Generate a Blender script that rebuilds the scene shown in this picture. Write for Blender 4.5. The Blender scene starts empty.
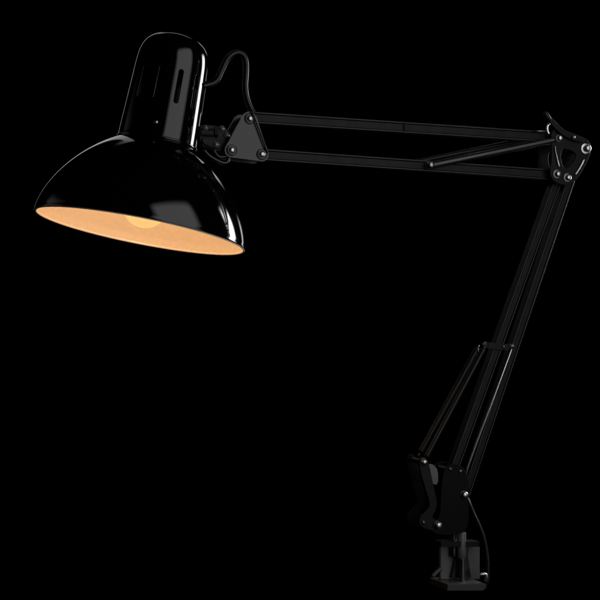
import bpy, bmesh, math, random
from mathutils import Vector, Matrix
from mathutils.geometry import delaunay_2d_cdt
PI = math.pi
R = math.radians
S = 0.00125            # metres per unit (one unit = 1.25 mm)
D = 1440.0             # camera distance in units
YAW = R(22.0)          # the arms swing away from the camera to the right
random.seed(4)
scn = bpy.context.scene
COL = scn.collection

# ------------------------------------------------------------------ materials
def newmat(name):
    m = bpy.data.materials.new(name); m.use_nodes = True
    nt = m.node_tree
    return m, nt, nt.nodes['Principled BSDF']

def paint(name, col, rough, ior=1.5, metal=0.0, bump=0.0, bscale=300, rvar=0.06, spec=0.5, coat=0.0, cvar=0.15):
    m, nt, b = newmat(name)
    N = nt.nodes; L = nt.links
    tc = N.new('ShaderNodeTexCoord')
    n1 = N.new('ShaderNodeTexNoise'); n1.inputs['Scale'].default_value = 55; n1.inputs['Detail'].default_value = 6
    L.new(tc.outputs['Object'], n1.inputs['Vector'])
    mr = N.new('ShaderNodeMapRange')
    mr.inputs['From Min'].default_value = 0.3; mr.inputs['From Max'].default_value = 0.7
    mr.inputs['To Min'].default_value = max(0.01, rough - rvar); mr.inputs['To Max'].default_value = rough + rvar
    L.new(n1.outputs['Fac'], mr.inputs['Value']); L.new(mr.outputs['Result'], b.inputs['Roughness'])
    mx = N.new('ShaderNodeMix'); mx.data_type = 'RGBA'
    mx.inputs['A'].default_value = tuple(c * (1 - cvar) for c in col) + (1,)
    mx.inputs['B'].default_value = tuple(min(1, c * (1 + cvar)) for c in col) + (1,)
    L.new(n1.outputs['Fac'], mx.inputs['Factor']); L.new(mx.outputs['Result'], b.inputs['Base Color'])
    b.inputs['IOR'].default_value = ior
    b.inputs['Metallic'].default_value = metal
    b.inputs['Specular IOR Level'].default_value = spec
    b.inputs['Coat Weight'].default_value = coat
    b.inputs['Coat Roughness'].default_value = 0.05
    if bump:
        n2 = N.new('ShaderNodeTexNoise'); n2.inputs['Scale'].default_value = bscale; n2.inputs['Detail'].default_value = 3
        L.new(tc.outputs['Object'], n2.inputs['Vector'])
        bp = N.new('ShaderNodeBump'); bp.inputs['Strength'].default_value = bump; bp.inputs['Distance'].default_value = 0.0003
        L.new(n2.outputs['Fac'], bp.inputs['Height']); L.new(bp.outputs['Normal'], b.inputs['Normal'])
    return m

GLOSS = paint('black_gloss_paint', (0.0012,) * 3, 0.065, rvar=0.02, bump=0.02, bscale=60)
SATIN = paint('black_satin_paint', (0.0035,) * 3, 0.30, bump=0.12, bscale=1500, rvar=0.06)
ARM = paint('black_arm_paint', (0.0035,) * 3, 0.42, bump=0.12, bscale=1500, rvar=0.06, spec=0.17)
DARK = paint('black_bracket_paint', (0.003,) * 3, 0.5, bump=0.12, bscale=1500, rvar=0.06, spec=0.10)
LIPM = paint('lip_highlight_paint', (0.0035,) * 3, 0.34, bump=0.2, bscale=700, rvar=0.1, spec=0.33)  # shinier than the arm paint so the channel edges seem to catch light
PLATE = paint('dark_grey_plate_paint', (0.010,) * 3, 0.24, bump=0.08, bscale=1200, rvar=0.03, spec=0.5)
GREYP = paint('grey_plate_paint', (0.035,) * 3, 0.30, bump=0.08, bscale=1200, spec=0.8)
PLASTIC = paint('black_plastic', (0.004,) * 3, 0.40, bump=0.15, bscale=1800, spec=0.3)
CHROME = paint('zinc_plated_steel', (0.62, 0.62, 0.64), 0.32, metal=1.0, rvar=0.06, bump=0.1, bscale=900)
RIB = paint('mid_grey_steel', (0.35,) * 3, 0.34, metal=1.0, bump=0.1, bscale=900)
TUBEM = paint('spring_sleeve_plastic', (0.008,) * 3, 0.34, bump=0.12, bscale=1500, spec=0.8)
RUBBER = paint('cord_rubber', (0.005,) * 3, 0.34, bump=0.1, bscale=1500, spec=0.35)
CAST = paint('cast_clamp_paint', (0.095,) * 3, 0.4, bump=0.4, bscale=900, rvar=0.08)
JAW = paint('clamp_jaw_paint', (0.04,) * 3, 0.38, bump=0.3, bscale=900)
ROD = paint('dark_steel_rod', (0.14,) * 3, 0.38, metal=1.0, bump=0.1, bscale=900)
LINER = paint('white_enamel', (0.79, 0.74, 0.67), 0.35, cvar=0.004, rvar=0.02, spec=0.3)
RIMM = paint('lit_rim_enamel', (0.93, 0.92, 0.90), 0.25, cvar=0.01)  # whiter than the liner so the rim looks lit by the bulb

def bulb_mat():
    m = bpy.data.materials.new('frosted_bulb_glass'); m.use_nodes = True
    nt = m.node_tree; N = nt.nodes; L = nt.links
    N.remove(N['Principled BSDF'])
    out = N['Material Output']
    tr = N.new('ShaderNodeBsdfTransparent'); tr.inputs['Color'].default_value = (1, 0.97, 0.92, 1)
    tl = N.new('ShaderNodeBsdfTranslucent'); tl.inputs['Color'].default_value = (1.0, 0.92, 0.62, 1)
    gl = N.new('ShaderNodeBsdfGlossy'); gl.inputs['Roughness'].default_value = 0.1
    nz = N.new('ShaderNodeTexNoise'); nz.inputs['Scale'].default_value = 80
    mr = N.new('ShaderNodeMapRange'); mr.inputs['To Min'].default_value = BULB_T - 0.01; mr.inputs['To Max'].default_value = BULB_T + 0.01
    L.new(nz.outputs['Fac'], mr.inputs['Value'])
    a = N.new('ShaderNodeMixShader'); b = N.new('ShaderNodeMixShader')
    L.new(mr.outputs['Result'], a.inputs['Fac']); L.new(tr.outputs[0], a.inputs[1]); L.new(tl.outputs[0], a.inputs[2])
    b.inputs['Fac'].default_value = 0.03
    L.new(a.outputs[0], b.inputs[1]); L.new(gl.outputs[0], b.inputs[2]); L.new(b.outputs[0], out.inputs['Surface'])
    return m
BULB_T = 0.046
BULBM = bulb_mat()

# ------------------------------------------------------------------ object helpers (all coordinates in units)
root = bpy.data.objects.new('desk_lamp', None)
COL.objects.link(root)

def make(name, bm, mat, parent=None, smooth=True, bevel=0.0, solid=0.0, split=0.0, segs=2, label=None):
    """bm holds world coordinates in units; linked as one mesh whose origin is its own centre."""
    bmesh.ops.recalc_face_normals(bm, faces=bm.faces) if not solid else None
    lo = Vector([min(v.co[i] for v in bm.verts) for i in range(3)])
    hi = Vector([max(v.co[i] for v in bm.verts) for i in range(3)])
    c = (lo + hi) / 2
    for v in bm.verts: v.co = (v.co - c) * S
    me = bpy.data.meshes.new(name); bm.to_mesh(me); bm.free()
    mats = mat if isinstance(mat, (list, tuple)) else [mat]
    for mm in mats: me.materials.append(mm)
    if smooth:
        for p in me.polygons: p.use_smooth = True
    o = bpy.data.objects.new(name, me); COL.objects.link(o)
    o['_w'] = list(c * S)
    if parent is not None:
        o.parent = parent
        pw = Vector(parent['_w'])
        o.location = c * S - pw
    else:
        o.location = c * S
    if solid:
        md = o.modifiers.new('thickness', 'SOLIDIFY'); md.thickness = solid * S; md.offset = -1
    if bevel:
        md = o.modifiers.new('edges', 'BEVEL'); md.width = bevel * S; md.segments = segs
        md.limit_method = 'ANGLE'; md.angle_limit = R(30); md.harden_normals = True
    if split:
        md = o.modifiers.new('split', 'EDGE_SPLIT'); md.split_angle = R(split)
    if label: o['label'] = label
    return o

def lathe(bm, prof, M, segs=96, mi=0, cap0=False, cap1=False):
    rings = []
    for (t, r) in prof:
        if r < 1e-4:
            rings.append([bm.verts.new(M @ Vector((0, 0, t)))])
        else:
            rings.append([bm.verts.new(M @ Vector((r * math.sin(2 * PI * k / segs), -r * math.cos(2 * PI * k / segs), t))) for k in range(segs)])
    for a, b in zip(rings, rings[1:]):
        for k in range(segs):
            k2 = (k + 1) % segs
            if len(a) == 1 and len(b) == 1: continue
            if len(a) == 1: f = bm.faces.new((a[0], b[k2], b[k]))
            elif len(b) == 1: f = bm.faces.new((a[k], a[k2], b[0]))
            else: f = bm.faces.new((a[k], a[k2], b[k2], b[k]))
            f.material_index = mi
    if cap0 and len(rings[0]) > 1: bm.faces.new(rings[0][::-1])
    if cap1 and len(rings[-1]) > 1: bm.faces.new(rings[-1])
    return rings

def catmull(pts, n=10):
    P = [Vector(p) for p in pts]; P = [2 * P[0] - P[1]] + P + [2 * P[-1] - P[-2]]
    out = []
    for i in range(1, len(P) - 2):
        for k in range(n):
            t = k / n
            out.append(0.5 * ((2 * P[i]) + (P[i + 1] - P[i - 1]) * t + (2 * P[i - 1] - 5 * P[i] + 4 * P[i + 1] - P[i + 2]) * t * t
                              + (-P[i - 1] + 3 * P[i] - 3 * P[i + 1] + P[i + 2]) * t ** 3))
    out.append(P[-2]); return out

def prof_interp(prof, n=6):
    return [(p.x, p.y) for p in catmull([Vector((a, b, 0)) for a, b in prof], n)]

def tube(bm, pts, r, segs=16):
    """round tube along a list of points; r a number or a list"""
    pts = [Vector(p) for p in pts]; n = len(pts)
    rr = r if isinstance(r, (list, tuple)) else [r] * n
    up = Vector((0.13, 1, 0.21)).normalized()
    rings = []
    for i, p in enumerate(pts):
        d = (pts[min(i + 1, n - 1)] - pts[max(i - 1, 0)]).normalized()
        a = (up - d * up.dot(d)).normalized(); b = d.cross(a); up = a
        rings.append([bm.verts.new(p + rr[i] * (math.cos(2 * PI * k / segs) * a + math.sin(2 * PI * k / segs) * b)) for k in range(segs)])
    for x, y in zip(rings, rings[1:]):
        for k in range(segs):
            bm.faces.new((x[k], x[(k + 1) % segs], y[(k + 1) % segs], y[k]))
    bm.faces.new(rings[0][::-1]); bm.faces.new(rings[-1])

# arm frame: u along the arm plane, n through it (negative = camera side), w up
CA, SA, TA = math.cos(YAW), math.sin(YAW), math.tan(YAW)
def W(u, n, w): return Vector((-50 + u * CA - n * SA, u * SA + n * CA, w))
def U(px, py, n=0.0):
    X = px - 300; Z = 300 - py
    k = (D + n * CA + TA * (50 + n * SA)) / (D - X * TA)
    x = X * k; z = Z * k
    return ((x + 50 + n * SA) / CA, z)
def P(px, py, n=0.0):
    u, w = U(px, py, n); return W(u, n, w)
NDIR = Vector((-SA, CA, 0))     # +n in world
FRONT = -NDIR

def circ(cx, cy, r, n=20): return [(cx + r * math.cos(2 * PI * k / n), cy + r * math.sin(2 * PI * k / n)) for k in range(n)]
def hull(pts):
    pts = sorted(set((round(a, 4), round(b, 4)) for a, b in pts))
    def half(ps):
        o = []
        for p in ps:
            while len(o) >= 2 and (o[-1][0] - o[-2][0]) * (p[1] - o[-2][1]) - (o[-1][1] - o[-2][1]) * (p[0] - o[-2][0]) <= 0: o.pop()
            o.append(p)
        return o
    a = half(pts); b = half(pts[::-1]); return a[:-1] + b[:-1]
def chaikin(p, it=3):
    for _ in range(it):
        q = []
        for i in range(len(p)):
            a, b = p[i], p[(i + 1) % len(p)]
            q += [(a[0] * .75 + b[0] * .25, a[1] * .75 + b[1] * .25), (a[0] * .25 + b[0] * .75, a[1] * .25 + b[1] * .75)]
        p = q
    return p
def inside(p, poly):
    c = False; x, y = p
    for i in range(len(poly)):
        x1, y1 = poly[i]; x2, y2 = poly[i - 1]
        if (y1 > y) != (y2 > y) and x < (x2 - x1) * (y - y1) / (y2 - y1) + x1: c = not c
    return c
def plate_uw(bm, outer, n0, n1, holes=()):
    """flat plate in the arm frame from outlines in (u, w), with holes"""
    loops = [outer] + list(holes)
    vs = [Vector(p) for lp in loops for p in lp]
    ed = []; b = 0
    for lp in loops:
        ed += [(b + i, b + (i + 1) % len(lp)) for i in range(len(lp))]; b += len(lp)
    V2, E2, F2, ov, oe, of = delaunay_2d_cdt(vs, ed, [], 0, 1e-5)
    fr = [bm.verts.new(W(v.x, n0, v.y)) for v in V2]; bk = [bm.verts.new(W(v.x, n1, v.y)) for v in V2]
    cnt = {}
    for f in F2:
        c = (sum(V2[i].x for i in f) / len(f), sum(V2[i].y for i in f) / len(f))
        if not inside(c, outer) or any(inside(c, h) for h in holes): continue
        bm.faces.new([fr[i] for i in f]); bm.faces.new([bk[i] for i in reversed(f)])
        for i in range(len(f)):
            e = (f[i], f[(i + 1) % len(f)]); cnt[e] = 1
    for (i, j) in cnt:
        if (j, i) not in cnt: bm.faces.new((fr[j], fr[i], bk[i], bk[j]))
    for v in [v for v in bm.verts if not v.link_faces]: bm.verts.remove(v)
def plate(bm, outer_px, n0, n1, holes_px=(), nref=None):
    nr = n0 if nref is None else nref
    plate_uw(bm, [U(x, y, nr) for x, y in outer_px], n0, n1, [[U(x, y, nr) for x, y in h] for h in holes_px])

def basis(d, o):
    """matrix whose local +z is d, at o"""
    d = Vector(d).normalized(); a = Vector((0, 0, 1)) if abs(d.z) < .9 else Vector((1, 0, 0))
    x = a.cross(d).normalized(); y = d.cross(x)
    return Matrix(((x.x, y.x, d.x, o[0]), (x.y, y.y, d.y, o[1]), (x.z, y.z, d.z, o[2]), (0, 0, 0, 1)))

def screw(px, py, n, parent, r=3.0, washer=5.2, stand=1.2, name='screw', mat=None, wmat=None, slot=True):
    """domed screw head on a washer at plane n, facing the camera side; washer is its sub-part only where the parent is a lamp part"""
    o = P(px, py, n - stand); M = basis(FRONT, P(px, py, n))
    bm = bmesh.new()
    h = r * 0.5
    prof = [(0, washer), (0.7, washer), (0.95, washer - .3), (0.95, r * 1.02), (stand + .2, r * 1.02)]
    prof += [(stand + .2 + h * math.sin(a), r * math.cos(a)) for a in [R(x) for x in (12, 30, 48, 64, 78)]] + [(stand + .2 + h, 0)]
    lathe(bm, prof, M, 28, cap0=True)
    for f in bm.faces:
        c = f.calc_center_median(); q = M.inverted() @ c
        f.material_index = 1 if (q.z < 1.0) else 0
    return make(name, bm, [mat or CHROME, wmat or SATIN], parent, split=40)

def bar(bm, a, b, n, half, depth, ext=0.0, lipw=2.0, rec=1.4):
    """pressed steel channel between two pixels in the arm plane, its two lips towards the camera side"""
    (u0, w0), (u1, w1) = U(*a, n), U(*b, n)
    d = Vector((u1 - u0, w1 - w0)).normalized(); q = Vector((-d.y, d.x))
    A = Vector((u0, w0)) - d * ext; B = Vector((u1, w1)) + d * ext
    h, k = half, depth / 2
    sec = [(-h, -k), (-h + lipw, -k), (-h + lipw, -k + rec), (h - lipw, -k + rec), (h - lipw, -k), (h, -k), (h, k), (-h, k)] if rec else [(-h, -k), (h, -k), (h, k), (-h, k)]
    va = [bm.verts.new(W(A.x + q.x * x, n + y, A.y + q.y * x)) for x, y in sec]
    vb = [bm.verts.new(W(B.x + q.x * x, n + y, B.y + q.y * x)) for x, y in sec]
    m = len(sec)
    for i in range(m):
        f = bm.faces.new((va[i], va[(i + 1) % m], vb[(i + 1) % m], vb[i]))
        if rec and i in (0, 4): f.material_index = 1      # glossier lips, imitating the highlight along the edges
    bm.faces.new(va[::-1]); bm.faces.new(vb)

def link_outline(pts, r, n):
    return hull([c for (x, y) in pts for c in circ(*U(x, y, n), r)])

# ================================================================== lamp head
TILT = R(5.7)
ux, uz = 0.179, 0.984
axis = Vector((ux * math.cos(TILT), math.sin(TILT), uz * math.cos(TILT))).normalized()
e1 = Vector((uz, 0, -ux)); e2 = axis.cross(e1)
C0 = Vector((140.5 - 300, 0, 300 - 231))
HM = Matrix(((e1.x, e2.x, axis.x, C0.x), (e1.y, e2.y, axis.y, C0.y), (e1.z, e2.z, axis.z, C0.z), (0, 0, 0, 1)))

base_pt = P(460, 591, 0)
root.location = base_pt * S
root['_w'] = list(base_pt * S)
root['label'] = 'black jointed desk lamp with domed shade, lit warm bulb and clamp base'
root['category'] = 'desk lamp'

# shade (outer gloss shell, rim) --------------------------------------------------
def dome(rho): return 102.0 * (1 - rho ** 1.6) ** 0.62
outer = []
for k in range(1, 61):
    rho = 1 - (1 - 0.366) * (k / 60) ** 1.7
    outer.append((dome(rho) + 1.0, 106.6 * rho))
prof = [(0.5, 105.9), (-.35, 106.3), (-.2, 106.8), (0.3, 107.0), (0.9, 106.9)] + outer + [(91.6, 37.5), (90.8, 36.8)]
inner = [(t - 0.9 * .6, r - 1.15) for t, r in outer]
bm = bmesh.new()
lathe(bm, prof, HM, 256)
bmesh.ops.reverse_faces(bm, faces=bm.faces) if False else None
lathe(bm, [(90.8, 36.8)] + [(t - .35, r - .55) for t, r in reversed(outer[2:])] + [(0.5, 105.9)], HM, 256)
bmesh.ops.remove_doubles(bm, verts=bm.verts, dist=0.02)
shade = make('lamp_shade', bm, GLOSS, root, split=50)
bm = bmesh.new()
liner = [(t - .7, r - 1.7) for t, r in outer if 1.8 < t and r < 105.9]
lathe(bm, [(1.0, 104.3)] + liner + [(88.6, 30), (88.9, 24)], HM, 256)
make('inner_reflector', bm, LINER, shade, split=60)
bm = bmesh.new()
lathe(bm, [(0.6, 106.1), (-.5, 106.1), (-1.1, 105.6), (-1.25, 105.0), (-.9, 104.4), (0.1, 104.0), (1.0, 104.3)], HM, 256)
make('rim', bm, RIMM, shade, split=60)

# housing with real slots --------------------------------------------------------
hprof_raw = [(89.5, 40.6), (95, 40.2), (110, 39.6), (125, 38.9), (147, 37.9), (165, 37.1), (175, 36.4), (183, 35.1), (189, 33.0), (194, 29.8), (198.5, 24.8), (202, 18), (204.3, 9), (205, 0)]
hp = prof_interp(hprof_raw, 8)
hp[-1] = (hp[-1][0], 0)
def hr(t):
    for (a, b), (c, d) in zip(hp, hp[1:]):
        if a <= t <= c: return b + (d - b) * (t - a) / (c - a + 1e-9)
    return hp[-1][1]
T0, T1 = 119.0, 168.5
SEC = 30.0; STEP = 2.5
S0, S1, SW = 126.5, 161.0, 2.4
bm = bmesh.new()
def HP(th, t):
    r = hr(t); a = R(th); return HM @ Vector((r * math.sin(a), -r * math.cos(a), t))
low = [p for p in hp if p[0] < T0 - .5] + [(T0, hr(T0))]
high = [(T1, hr(T1))] + [p for p in hp if p[0] > T1 + .5]
nseg = int(360 / STEP)
OC = 21.5
off = OC - 15.0
def lathe_off(prof):
    rings = []
    for (t, r) in prof:
        rings.append([bm.verts.new(HM @ Vector((r * math.sin(R(off + STEP * k)), -r * math.cos(R(off + STEP * k)), t))) for k in range(nseg)] if r > 1e-4 else [bm.verts.new(HM @ Vector((0, 0, t)))])
    for a, b in zip(rings, rings[1:]):
        for k in range(nseg):
            k2 = (k + 1) % nseg
            if len(b) == 1: bm.faces.new((a[k], a[k2], b[0]))
            else: bm.faces.new((a[k], a[k2], b[k2], b[k]))
lathe_off(low); lathe_off(high)
K = 37.5 * PI / 180
gx = [(-15 + STEP * i) for i in range(int(SEC / STEP) + 1)]
nt_ = 19; gt = [T0 + (T1 - T0) * i / (nt_ - 1) for i in range(nt_)]
stad = [(SW * math.cos(a), S1 - SW + SW * math.sin(a)) for a in [PI * i / 10 for i in range(11)]] + [(-SW * math.cos(a), S0 + SW - SW * math.sin(a)) for a in [PI * i / 10 for i in range(11)]]
big = [(x * 1.45, (y - 143.75) * 1.05 + 143.75) for x, y in stad]
vs = []; border = []
for i, t in enumerate(gt):
    for j, th in enumerate(gx):
        p = (th * K, t)
        edge = i in (0, nt_ - 1) or j in (0, len(gx) - 1)
        if edge or not inside(p, big): vs.append(Vector(p))
n0 = len(vs); vs += [Vector(p) for p in stad]
ed = [(n0 + i, n0 + (i + 1) % len(stad)) for i in range(len(stad))]
V2, E2, F2, _, _, _ = delaunay_2d_cdt(vs, ed, [], 0, 1e-5)
for s in range(12):
    c = OC + 30 * s
    nv = [bm.verts.new(HP(c + v.x / K, v.y)) for v in V2]
    for f in F2:
        m = (sum(V2[i].x for i in f) / 3, sum(V2[i].y for i in f) / 3)
        if inside(m, stad): continue
        bm.faces.new([nv[i] for i in f])
for v in [v for v in bm.verts if not v.link_faces]: bm.verts.remove(v)
bmesh.ops.remove_doubles(bm, verts=bm.verts, dist=0.03)
bmesh.ops.recalc_face_normals(bm, faces=bm.faces)
housing = make('lamp_housing', bm, GLOSS, root, solid=1.3, bevel=.8)
# collar bead where the housing meets the shade
bm = bmesh.new()
lathe(bm, [(88.9, 40.6), (89.8, 41.3), (90.8, 41.3), (91.5, 40.8), (91.7, 39.8)], HM, 160)
make('collar', bm, GLOSS, housing)
# lampholder inside
bm = bmesh.new()
lathe(bm, [(70, 14), (70, 18), (88, 19), (88, 33), (93, 33), (93, 25), (100, 24), (146, 22), (150, 20), (150, 0)], HM, 48)
make('lampholder', bm, PLASTIC, housing, split=35)
# small screw at the front of the housing
def head_screw(th, t, r=1.7):
    o = HP(th, t); a = R(th)
    d = (HM.to_3x3() @ Vector((math.sin(a), -math.cos(a), 0)))
    M = basis(d, o)
    bm = bmesh.new()
    lathe(bm, [(-.6, r), (.5, r), (1.0, r * .85), (1.4, r * .5), (1.5, 0)], M, 20, cap0=True)
    make('screw', bm, CHROME, housing, split=45)
head_screw(-1, 103.5, 2.1)
# bulb
bm = bmesh.new()
RB = 23.5; cb = 3.5 + RB
pr = [(cb - RB, 0)] + [(cb - RB * math.cos(a), RB * math.sin(a)) for a in [R(x) for x in range(6, 121, 6)]]
lt, lr = pr[-1]
pr += [(lt + 8, lr - 4.5), (lt + 18, 13.5), (lt + 28, 13), (lt + 30, 12.5)]
lathe(bm, pr, HM, 64)
bulb = make('light_bulb', bm, BULBM, root)
bm = bmesh.new()
lathe(bm, [(lt + 29, 13.2), (lt + 34, 13.4), (lt + 36, 0)], HM, 40, cap0=True)
make('bulb_cap', bm, CHROME, bulb, split=40)
ld = bpy.data.lights.new('bulb_light', 'POINT'); ld.energy = 0.49; ld.color = (1.0, 0.57, 0.28)
ld.shadow_soft_size = 5 * S
lo = bpy.data.objects.new('bulb_light', ld); COL.objects.link(lo); lo.location = (HM @ Vector((0, 0, cb + 6))) * S

# ================================================================== swivel joint behind the head
bm = bmesh.new()
poly = [(199, 126), (206, 124), (224, 127), (230, 131), (236, 142), (234, 152), (224, 153), (212, 149), (200, 146)]
plate(bm, chaikin(poly, 1), -5, 5)
swivel = make('swivel_mount', bm, ARM, root, bevel=.8)
bm = bmesh.new()
plate(bm, chaikin([(203, 137), (216, 139), (222, 143), (220, 149), (210, 147), (202, 143)], 1), -8, -5.2)
make('clamp_plate', bm, ARM, swivel, bevel=.7)
for (x, y, n, r) in ((205.5, 128, -5, 1.9), (222, 128.5, -5, 1.9), (216, 144.6, -8, 2.0), (227, 135.5, -5, 2.4)):
    screw(x, y, n, swivel, r=r, washer=r + 1.2, stand=.8, mat=ROD)
bm = bmesh.new()   # knuckle bolt
tube(bm, [P(199, 133, 0), P(212, 133.5, 0)], 6.5, 24)
make('hinge_bolt', bm, ARM, swivel, bevel=.6)
bm = bmesh.new(); tube(bm, [P(212.3, 133.5, 0), P(216, 133.5, 0)], 8, 6)
make('hinge_nut', bm, ARM, swivel, bevel=.6)
bm = bmesh.new()   # lower loop of the stirrup
tube(bm, catmull([P(204, 150, -9), P(209, 155.5, -9), P(217, 160.5, -9), P(224, 163, -9), P(227.5, 161.5, -9), P(228.5, 156, -9), P(228, 151, -9)], 8), 2.0, 12)
make('stirrup', bm, SATIN, swivel)
bm = bmesh.new()
tube(bm, catmull([P(214, 150, -10), P(216, 154, -10), P(220, 157, -10), P(226, 156.5, -10)], 8), 1.7, 12)
make('spring_clip', bm, SATIN, swivel)

# ================================================================== head bracket: two triangular plates
NP = 14.0
tri = [(249.7, 118.7), (231.6, 150.2), (261.8, 154.3)]
def tri_plate(n0, n1, mat, name, parent, r=7.4):
    bm = bmesh.new()
    plate_uw(bm, link_outline(tri, r, -NP), n0, n1)
    return make(name, bm, mat, parent, bevel=.6)
hb = tri_plate(-NP, -NP + 2.2, PLATE, 'head_bracket', root)
tri_plate(NP - 2.2, NP, SATIN, 'rear_plate', hb)
for (x, y) in tri: screw(x, y, -NP, hb, r=2.9, washer=5.6, stand=1.6)
def spacers(pts, r, parent):
    for (x, y) in pts:
        bm = bmesh.new(); u, w = U(x, y, -NP)
        tube(bm, [W(u, -NP + 2.4, w), W(u, NP - 2.4, w)], r, 20)
        make('spacer', bm, SATIN, parent, split=40)
spacers(tri, 4.2, hb)

# ================================================================== upper arm
def make_bar(a, b, name, ext=4, half=5.8, depth=12, n=0):
    bm = bmesh.new(); bar(bm, a, b, n, half, depth, ext)
    return make(name, bm, [ARM, LIPM], root, bevel=0.9, segs=3)
ua1 = make_bar((256, 118.3), (548, 137.5), 'arm_bar')
ua2 = make_bar((262, 155), (556, 175.5), 'arm_bar')
bm = bmesh.new(); bar(bm, (401.5, 128.6), (403.3, 128.7), 0, 6.1, 12.5, 0, 0, 0); make('sleeve', bm, ARM, ua1, bevel=.5)

def spring_tube(a, b, n, r, name='spring_tube', mat=None):
    bm = bmesh.new()
    A, B = P(*a, n), P(*b, n); d = (B - A).normalized(); L = (B - A).length
    M = basis(d, A)
    lathe(bm, [(3, 0), (3, r * .55), (6, r * .95), (7, r), (8, r), (8.01, r * .9), (L - 8, r * .9), (L - 8, r), (L - 7, r), (L - 5, r * .7), (L - 3.5, 0)], M, 24)
    o = make(name, bm, mat or PLASTIC, root, split=50)
    for q in ([A, A + d * 5], [B - d * 6, B]):
        bm = bmesh.new(); tube(bm, q, .9, 10); make('spring_end', bm, ROD, o)
    return o
spring_tube((428, 166), (559, 139), -11.5, 4.0, mat=TUBEM)
spring_tube((412, 163), (541.5, 136.5), 13, 3.1)
sp = screw(428, 165.5, -6, ua2, r=3.3, washer=3.9, stand=7.5, mat=RIB, name='pivot_pin')

# ================================================================== elbow bracket
out = [(551, 131), (561, 129), (575, 133.5), (588, 139.5), (592.5, 148), (588, 160), (579, 177), (569, 186), (555, 183), (549.5, 174), (552, 160), (552, 144)]
hole = [(562.5, 147), (577, 153), (575.5, 160), (568, 168.5), (563.5, 168), (560.5, 158)]
bm = bmesh.new(); plate(bm, chaikin(out, 2), -NP, -NP + 2.2, [chaikin(hole, 2)])
eb = make('elbow_bracket', bm, ARM, root, bevel=.6)
bm = bmesh.new(); plate(bm, chaikin(out, 2), NP - 2.2, NP, [chaikin(hole, 2)], nref=-NP)
make('rear_plate', bm, ARM, eb, bevel=.6)
for (x, y, r, st, ws) in ((559, 138.3, 3.1, 3.0, 4.2), (585.5, 148.7, 3.6, 5.5, 6.0), (556.9, 174.2, 3.0, 3.2, 5.2), (567.4, 177.7, 3.0, 3.2, 5.2)):
    screw(x, y, -NP, eb, r=r, washer=ws, stand=st, wmat=CHROME if st > 5 else ROD)
spacers(((559, 138.3), (585, 149), (556.9, 174.2), (567.4, 177.7)), 3.2, eb)
# added steel strips that make the front plate's edges paler
bm = bmesh.new(); tube(bm, catmull([P(554.8, 146, -15), P(555.8, 153, -15), P(557.6, 161.5, -15), P(559, 167, -15)], 6), 1.0, 10)
make('bright_edge_strip', bm, RIB, eb); bm = bmesh.new()
tube(bm, catmull([P(583.6, 159.5, -15), P(581, 165, -15), P(577.5, 171, -15), P(575, 174.5, -15)], 6), 1.1, 10)
make('bright_edge_strip', bm, RIB, eb)
# tension lever
bm = bmesh.new(); plate(bm, chaikin([(547, 117.5), (551, 116), (560, 126.5), (571, 134), (585, 139.5), (583, 143), (569, 139), (556, 130)], 2), -NP - 4.5, -NP - 2.6)
lever = make('tension_lever', bm, ARM, eb, bevel=.5)
bm = bmesh.new(); tube(bm, [P(544.6, 112.4, -17), P(545.4, 113.6, -17), P(549, 119, -17), P(550, 120.5, -17)], [1.8, 3.0, 2.7, 2.0], 18)
make('lever_grip', bm, PLASTIC, eb, split=50)
bm = bmesh.new(); tube(bm, [P(574, 137.2, -17), P(574, 137.2, -22)], 1.7, 16)
make('rivet', bm, CHROME, eb, bevel=.5)
bm = bmesh.new()
tube(bm, catmull([P(549.5, 123.5, -13), P(547.5, 125.5, -13), P(547, 129, -13), P(547.8, 132.5, -13), P(549, 134, -13)], 6), 1.15, 12)
make('spring_hook', bm, CHROME, eb)
bm = bmesh.new(); tube(bm, [P(533, 131.2, -8), P(546.5, 131.0, -12)], .8, 12)
make('spring_wire', bm, RIB, eb)

# ================================================================== lower arm
la1 = make_bar((556.8, 178), (450.5, 474), 'arm_bar', ext=3, half=5.0, depth=11)
la2 = make_bar((568.2, 181), (463.5, 495), 'arm_bar', ext=2, half=5.0, depth=11)
spring_tube((485.5, 345.5), (423.5, 462), -11, 3.1)
spring_tube((479, 345), (417.5, 457), 13, 3.1)
bm = bmesh.new()
plate_uw(bm, link_outline([(485, 345), (511, 347.5)], 3.4, -8.5), -8.5, -6.2)
xl = make('cross_link', bm, ARM, root, bevel=.5)
screw(511.3, 346.3, -8.5, xl, r=1.9, washer=2.8, stand=1.2, mat=ROD)
screw(503.5, 346.8, -8.5, xl, r=1.5, washer=2.0, stand=.8, mat=ROD)
screw(485.5, 344.8, -8.5, xl, r=1.6, washer=3.6, stand=1, mat=SATIN)
bm = bmesh.new()
tube(bm, [P(511, 349, -9.5), P(467.3, 468, -9.5), P(464, 488, -10)], 1.25, 12)
make('tension_rod', bm, ROD, root)

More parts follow.
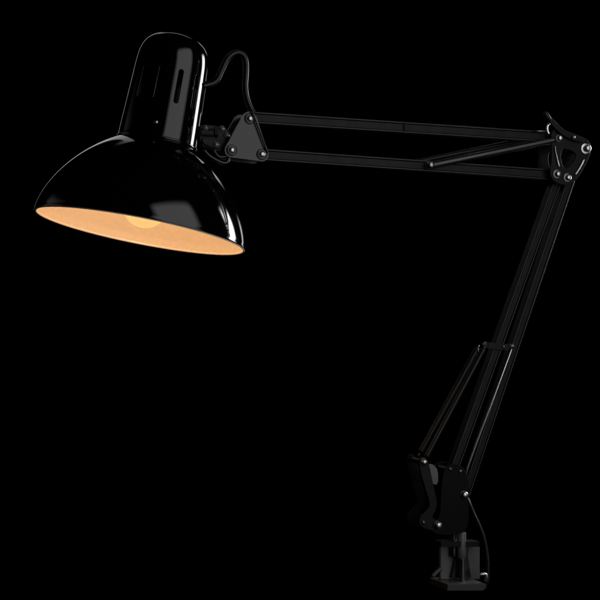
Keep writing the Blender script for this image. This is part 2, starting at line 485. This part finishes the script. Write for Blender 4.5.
# ================================================================== base bracket
col_px = [(444, 471), (449, 464), (461, 465), (467, 473), (470, 490), (469, 505), (468, 531), (455, 535), (437, 535), (430, 530), (433, 521), (440, 519), (441, 500), (442, 482)]
bm = bmesh.new(); plate(bm, chaikin(col_px, 2), -NP, -NP + 2.2)
bb = make('base_bracket', bm, DARK, root, bevel=.6)
bm = bmesh.new(); plate(bm, chaikin(col_px, 2), NP - 2.2, NP, nref=-NP)
make('rear_plate', bm, DARK, bb, bevel=.6)
lk_px = [(419.5, 458), (423.5, 456.5), (427.5, 459), (430.5, 470), (433.5, 486), (437.5, 502), (436, 510), (431.5, 518), (439, 520.5), (441, 527), (436, 531), (425, 529), (418.5, 524), (420.5, 517), (427.5, 511), (430.5, 504), (425.5, 489), (419.5, 468)]
bm = bmesh.new(); plate(bm, chaikin(lk_px, 2), -NP - 2.3, -NP - .1)
lk = make('side_link', bm, ARM, root, bevel=.6)
bm = bmesh.new(); plate(bm, chaikin(lk_px, 2), NP + .1, NP + 2.3, nref=-NP)
make('rear_plate', bm, DARK, lk, bevel=.6)
for (x, y, r, st, ws) in ((423.6, 462, 2.7, 2.6, 4.0), (437.2, 525, 3.5, 4.0, 4.4), (423.3, 522.5, 1.8, 1.0, 2.4), (463.8, 494.6, 3.4, 3.2, 4.4), (460.2, 471.5, 1.5, .8, 2.2), (450.3, 469.2, 1.5, .8, 2.2)):
    screw(x, y, -NP - (2.3 if x < 440 else 0), bb if x > 440 else lk, r=r, washer=ws, stand=st, mat=ROD if r < 2 else CHROME)
spacers(((423.6, 462), (437.2, 525), (463.8, 494.6), (450, 470)), 3.2, bb)
bm = bmesh.new(); plate(bm, chaikin([(428, 464), (433, 464), (438.5, 470), (438.5, 485.5), (431, 484), (425.3, 478), (426, 472)], 1), -NP + .1, -NP + 1.8)
make('anchor_tab', bm, GREYP, lk, bevel=.5)

# ================================================================== clamp
def pbox(bm, x0, y0, x1, y1, n0, n1):
    plate(bm, [(x0, y0), (x1, y0), (x1, y1), (x0, y1)], n0, n1)
bm = bmesh.new()   # collar under the bracket
o = P(461.5, 556, -4); M = basis((0, 0, 1), o)
lathe(bm, [(-3, 3.0), (0, 4.4), (3, 4.9), (24, 4.9), (25, 4.5)], M, 32, cap0=True, cap1=True)
collar = make('swivel_post', bm, CAST, root, split=45)
bm = bmesh.new()
o = P(453.5, 556, 4); M = basis((0, 0, 1), o)
lathe(bm, [(0, 4.2), (14, 4.2), (15, 3.2), (26, 3.2)], M, 28, cap0=True, cap1=True)
make('pivot_pin', bm, SATIN, collar, split=45)

bm = bmesh.new()   # C-shaped body
pbox(bm, 440.5, 545.5, 480, 579.5, 7, 12)
body = make('table_clamp', bm, CAST, root, bevel=1.0)
bm = bmesh.new()
plate(bm, [(440.5, 541.5), (480, 541.5), (480, 547), (440.5, 547)], -8, 6.8)
make('upper_jaw', bm, ARM, body, bevel=1.0)
bm = bmesh.new()
plate(bm, [(447.5, 584.2), (486.5, 583.8), (486, 588.5), (483, 591.2), (447, 591.2)], -20, 20)
make('lower_jaw', bm, JAW, body, bevel=1.0)
bm = bmesh.new()   # added dark wedge in place of the V-shaped shadow around the screw
plate(bm, [(455.5, 548), (469, 548), (468, 556), (471.5, 578), (451.5, 578), (456.5, 556)], 2, 6.8)
make('shadow_wedge', bm, SATIN, body, bevel=.6)
bm = bmesh.new()
tube(bm, catmull([P(441, 568.5, 0), P(437, 572, 0), P(432.5, 577, 0)], 5), 2.2, 12)
make('tie_rib', bm, JAW, body)
# threaded screw
bm = bmesh.new()
o = P(462.3, 583, -4); M = basis((0, 0, 1), o)
pf = [(0, 0), (0, 3.0)]
for k in range(36): pf += [(1 + k * .7, 3.0), (1 + k * .7 + .35, 2.8)]
pf += [(27, 2.9), (27, 0)]
lathe(bm, pf, M, 28)
make('clamp_screw', bm, ROD, body, split=60)
bm = bmesh.new()   # bright bent handle of the clamp
tube(bm, catmull([P(480, 574.6, -16), P(483, 574.2, -17), P(485.6, 574.8, -17), P(486.6, 577.5, -17), P(486.0, 581.5, -16)], 6), 1.9, 14)
make('clamp_handle', bm, CHROME, body)

# ================================================================== power cord
bm = bmesh.new()
tube(bm, catmull([P(203, 86, 2), P(208, 84.8, 2), P(213, 83.2, 2), P(217.5, 79, 2), P(222, 69.5, 2), P(227, 59.5, 2), P(233, 54, 2), P(239, 52.6, 2), P(244, 56.5, 2), P(246, 64, 2), P(245.8, 75, 2), P(245.2, 86, 2), P(246.5, 97, 2), P(250, 107, 2), P(253, 113, 1), P(255, 119, 0)], 10), 3.0, 20)
cord = make('power_cord', bm, RUBBER, root)
bm = bmesh.new()
tube(bm, catmull([P(252, 111, -16.5), P(257, 124, -17), P(261.5, 136, -17), P(265.5, 147, -16.5), P(267.5, 153, -13.5), P(268.5, 155, -9)], 8), .9, 12)
make('edge_highlight_strip', bm, RUBBER, cord)  # thin strip added in place of the head bracket's right edge highlight
bm = bmesh.new()
tube(bm, catmull([P(466.5, 496, -12), P(469.5, 503, -14), P(474, 514, -14), P(480, 527, -14), P(484.5, 540, -14), P(487.3, 555, -14), P(488.3, 570, -14), P(487.8, 582, -12), P(485, 590, -6)], 8), 1.6, 14)
make('lower_cord', bm, TUBEM, cord)

# ================================================================== backdrop
bm = bmesh.new()
bmesh.ops.create_cube(bm, size=1)
for v in bm.verts: v.co = Vector((v.co.x * 9000, v.co.y * 20 + 2800, v.co.z * 6000))
mb, ntb, pb = newmat('black_velvet')
pb.inputs['Base Color'].default_value = (0.0003, 0.0003, 0.0003, 1); pb.inputs['Roughness'].default_value = 1.0
pb.inputs['Specular IOR Level'].default_value = 0.0
nz = ntb.nodes.new('ShaderNodeTexNoise'); nz.inputs['Scale'].default_value = 400
bp = ntb.nodes.new('ShaderNodeBump'); bp.inputs['Strength'].default_value = .2
ntb.links.new(nz.outputs['Fac'], bp.inputs['Height']); ntb.links.new(bp.outputs['Normal'], pb.inputs['Normal'])
bd = make('backdrop', bm, mb, None, smooth=False)
bd['kind'] = 'structure'
for o in bpy.data.objects:
    if '_w' in o.keys(): del o['_w']

# ================================================================== studio lamps
HC = (HM @ Vector((0, 0, 110))) * S
def area(name, az, el, dist, w, h, rad, target=HC, col=(1, 1, 1), roll=0.0, soft=0.12):
    """az from the camera direction towards the right, el up; rad = radiance"""
    d = Vector((math.sin(R(az)) * math.cos(R(el)), -math.cos(R(az)) * math.cos(R(el)), math.sin(R(el))))
    l = bpy.data.lights.new(name, 'AREA'); l.shape = 'RECTANGLE'; l.size = w; l.size_y = h
    l.energy = rad * PI * w * h; l.color = col
    o = bpy.data.objects.new(name, l); COL.objects.link(o)
    o.location = Vector(target) + d * dist
    o.rotation_euler = (-d).to_track_quat('-Z', 'Y').to_euler()
    if soft:
        l.use_nodes = True; nt = l.node_tree; N = nt.nodes; L = nt.links
        em = N['Emission']
        g = N.new('ShaderNodeNewGeometry'); sx = N.new('ShaderNodeSeparateXYZ'); L.new(g.outputs['Parametric'], sx.inputs[0])
        facs = []
        for ax in 'XY':
            a = N.new('ShaderNodeMath'); a.operation = 'PINGPONG'; a.inputs[1].default_value = 0.5
            L.new(sx.outputs[ax], a.inputs[0])
            m = N.new('ShaderNodeMapRange'); m.interpolation_type = 'SMOOTHSTEP'
            m.inputs['From Min'].default_value = 0.0; m.inputs['From Max'].default_value = soft
            L.new(a.outputs[0], m.inputs['Value']); facs.append(m.outputs['Result'])
        m = N.new('ShaderNodeMath'); m.operation = 'MULTIPLY'; L.new(facs[0], m.inputs[0]); L.new(facs[1], m.inputs[1])
        L.new(m.outputs[0], em.inputs['Strength'])
    if roll: o.rotation_euler.rotate_axis('Z', R(roll))
    return o
area('softbox', 47, 8, 1.4, 1.45, 2.0, 1.2, soft=0.19)
area('strip_light', 120, 4, 1.4, 0.42, 1.0, 14, soft=0.25)
area('fill_left', -100, 5, 1.5, 1.2, 1.2, 0.22, soft=0.3)
area('rim_light_left', -164, 22, 1.6, 0.20, 1.7, 0.6)
area('rim_light_top', 178, 52, 1.5, 1.1, 0.22, 0.6, soft=0.25)
area('rim_light_right', 156, 26, 1.7, 0.22, 0.6, 1.3, soft=0.25)
area('edge_light_right', 150, -2, 1.9, 0.24, 0.8, 1.7, soft=0.25)

# ================================================================== world, camera, output
w = bpy.data.worlds.new('World'); scn.world = w; w.use_nodes = True
w.node_tree.nodes['Background'].inputs[0].default_value = (0, 0, 0, 1)
w.node_tree.nodes['Background'].inputs[1].default_value = 0.0
cam = bpy.data.cameras.new('camera'); co = bpy.data.objects.new('camera', cam); COL.objects.link(co)
co.location = (0, -D * S, 0); co.rotation_euler = (R(90), 0, 0)
cam.sensor_width = 36; cam.lens = 36 * D / 600.0
cam.clip_start = 0.05; cam.clip_end = 50
scn.camera = co
scn.render.engine = 'CYCLES'
scn.cycles.max_bounces = 10; scn.cycles.diffuse_bounces = 6; scn.cycles.transparent_max_bounces = 12
scn.cycles.sample_clamp_indirect = 2.5
scn.view_settings.view_transform = 'Standard'; scn.view_settings.look = 'None'
scn.view_settings.exposure = 0; scn.view_settings.gamma = 1
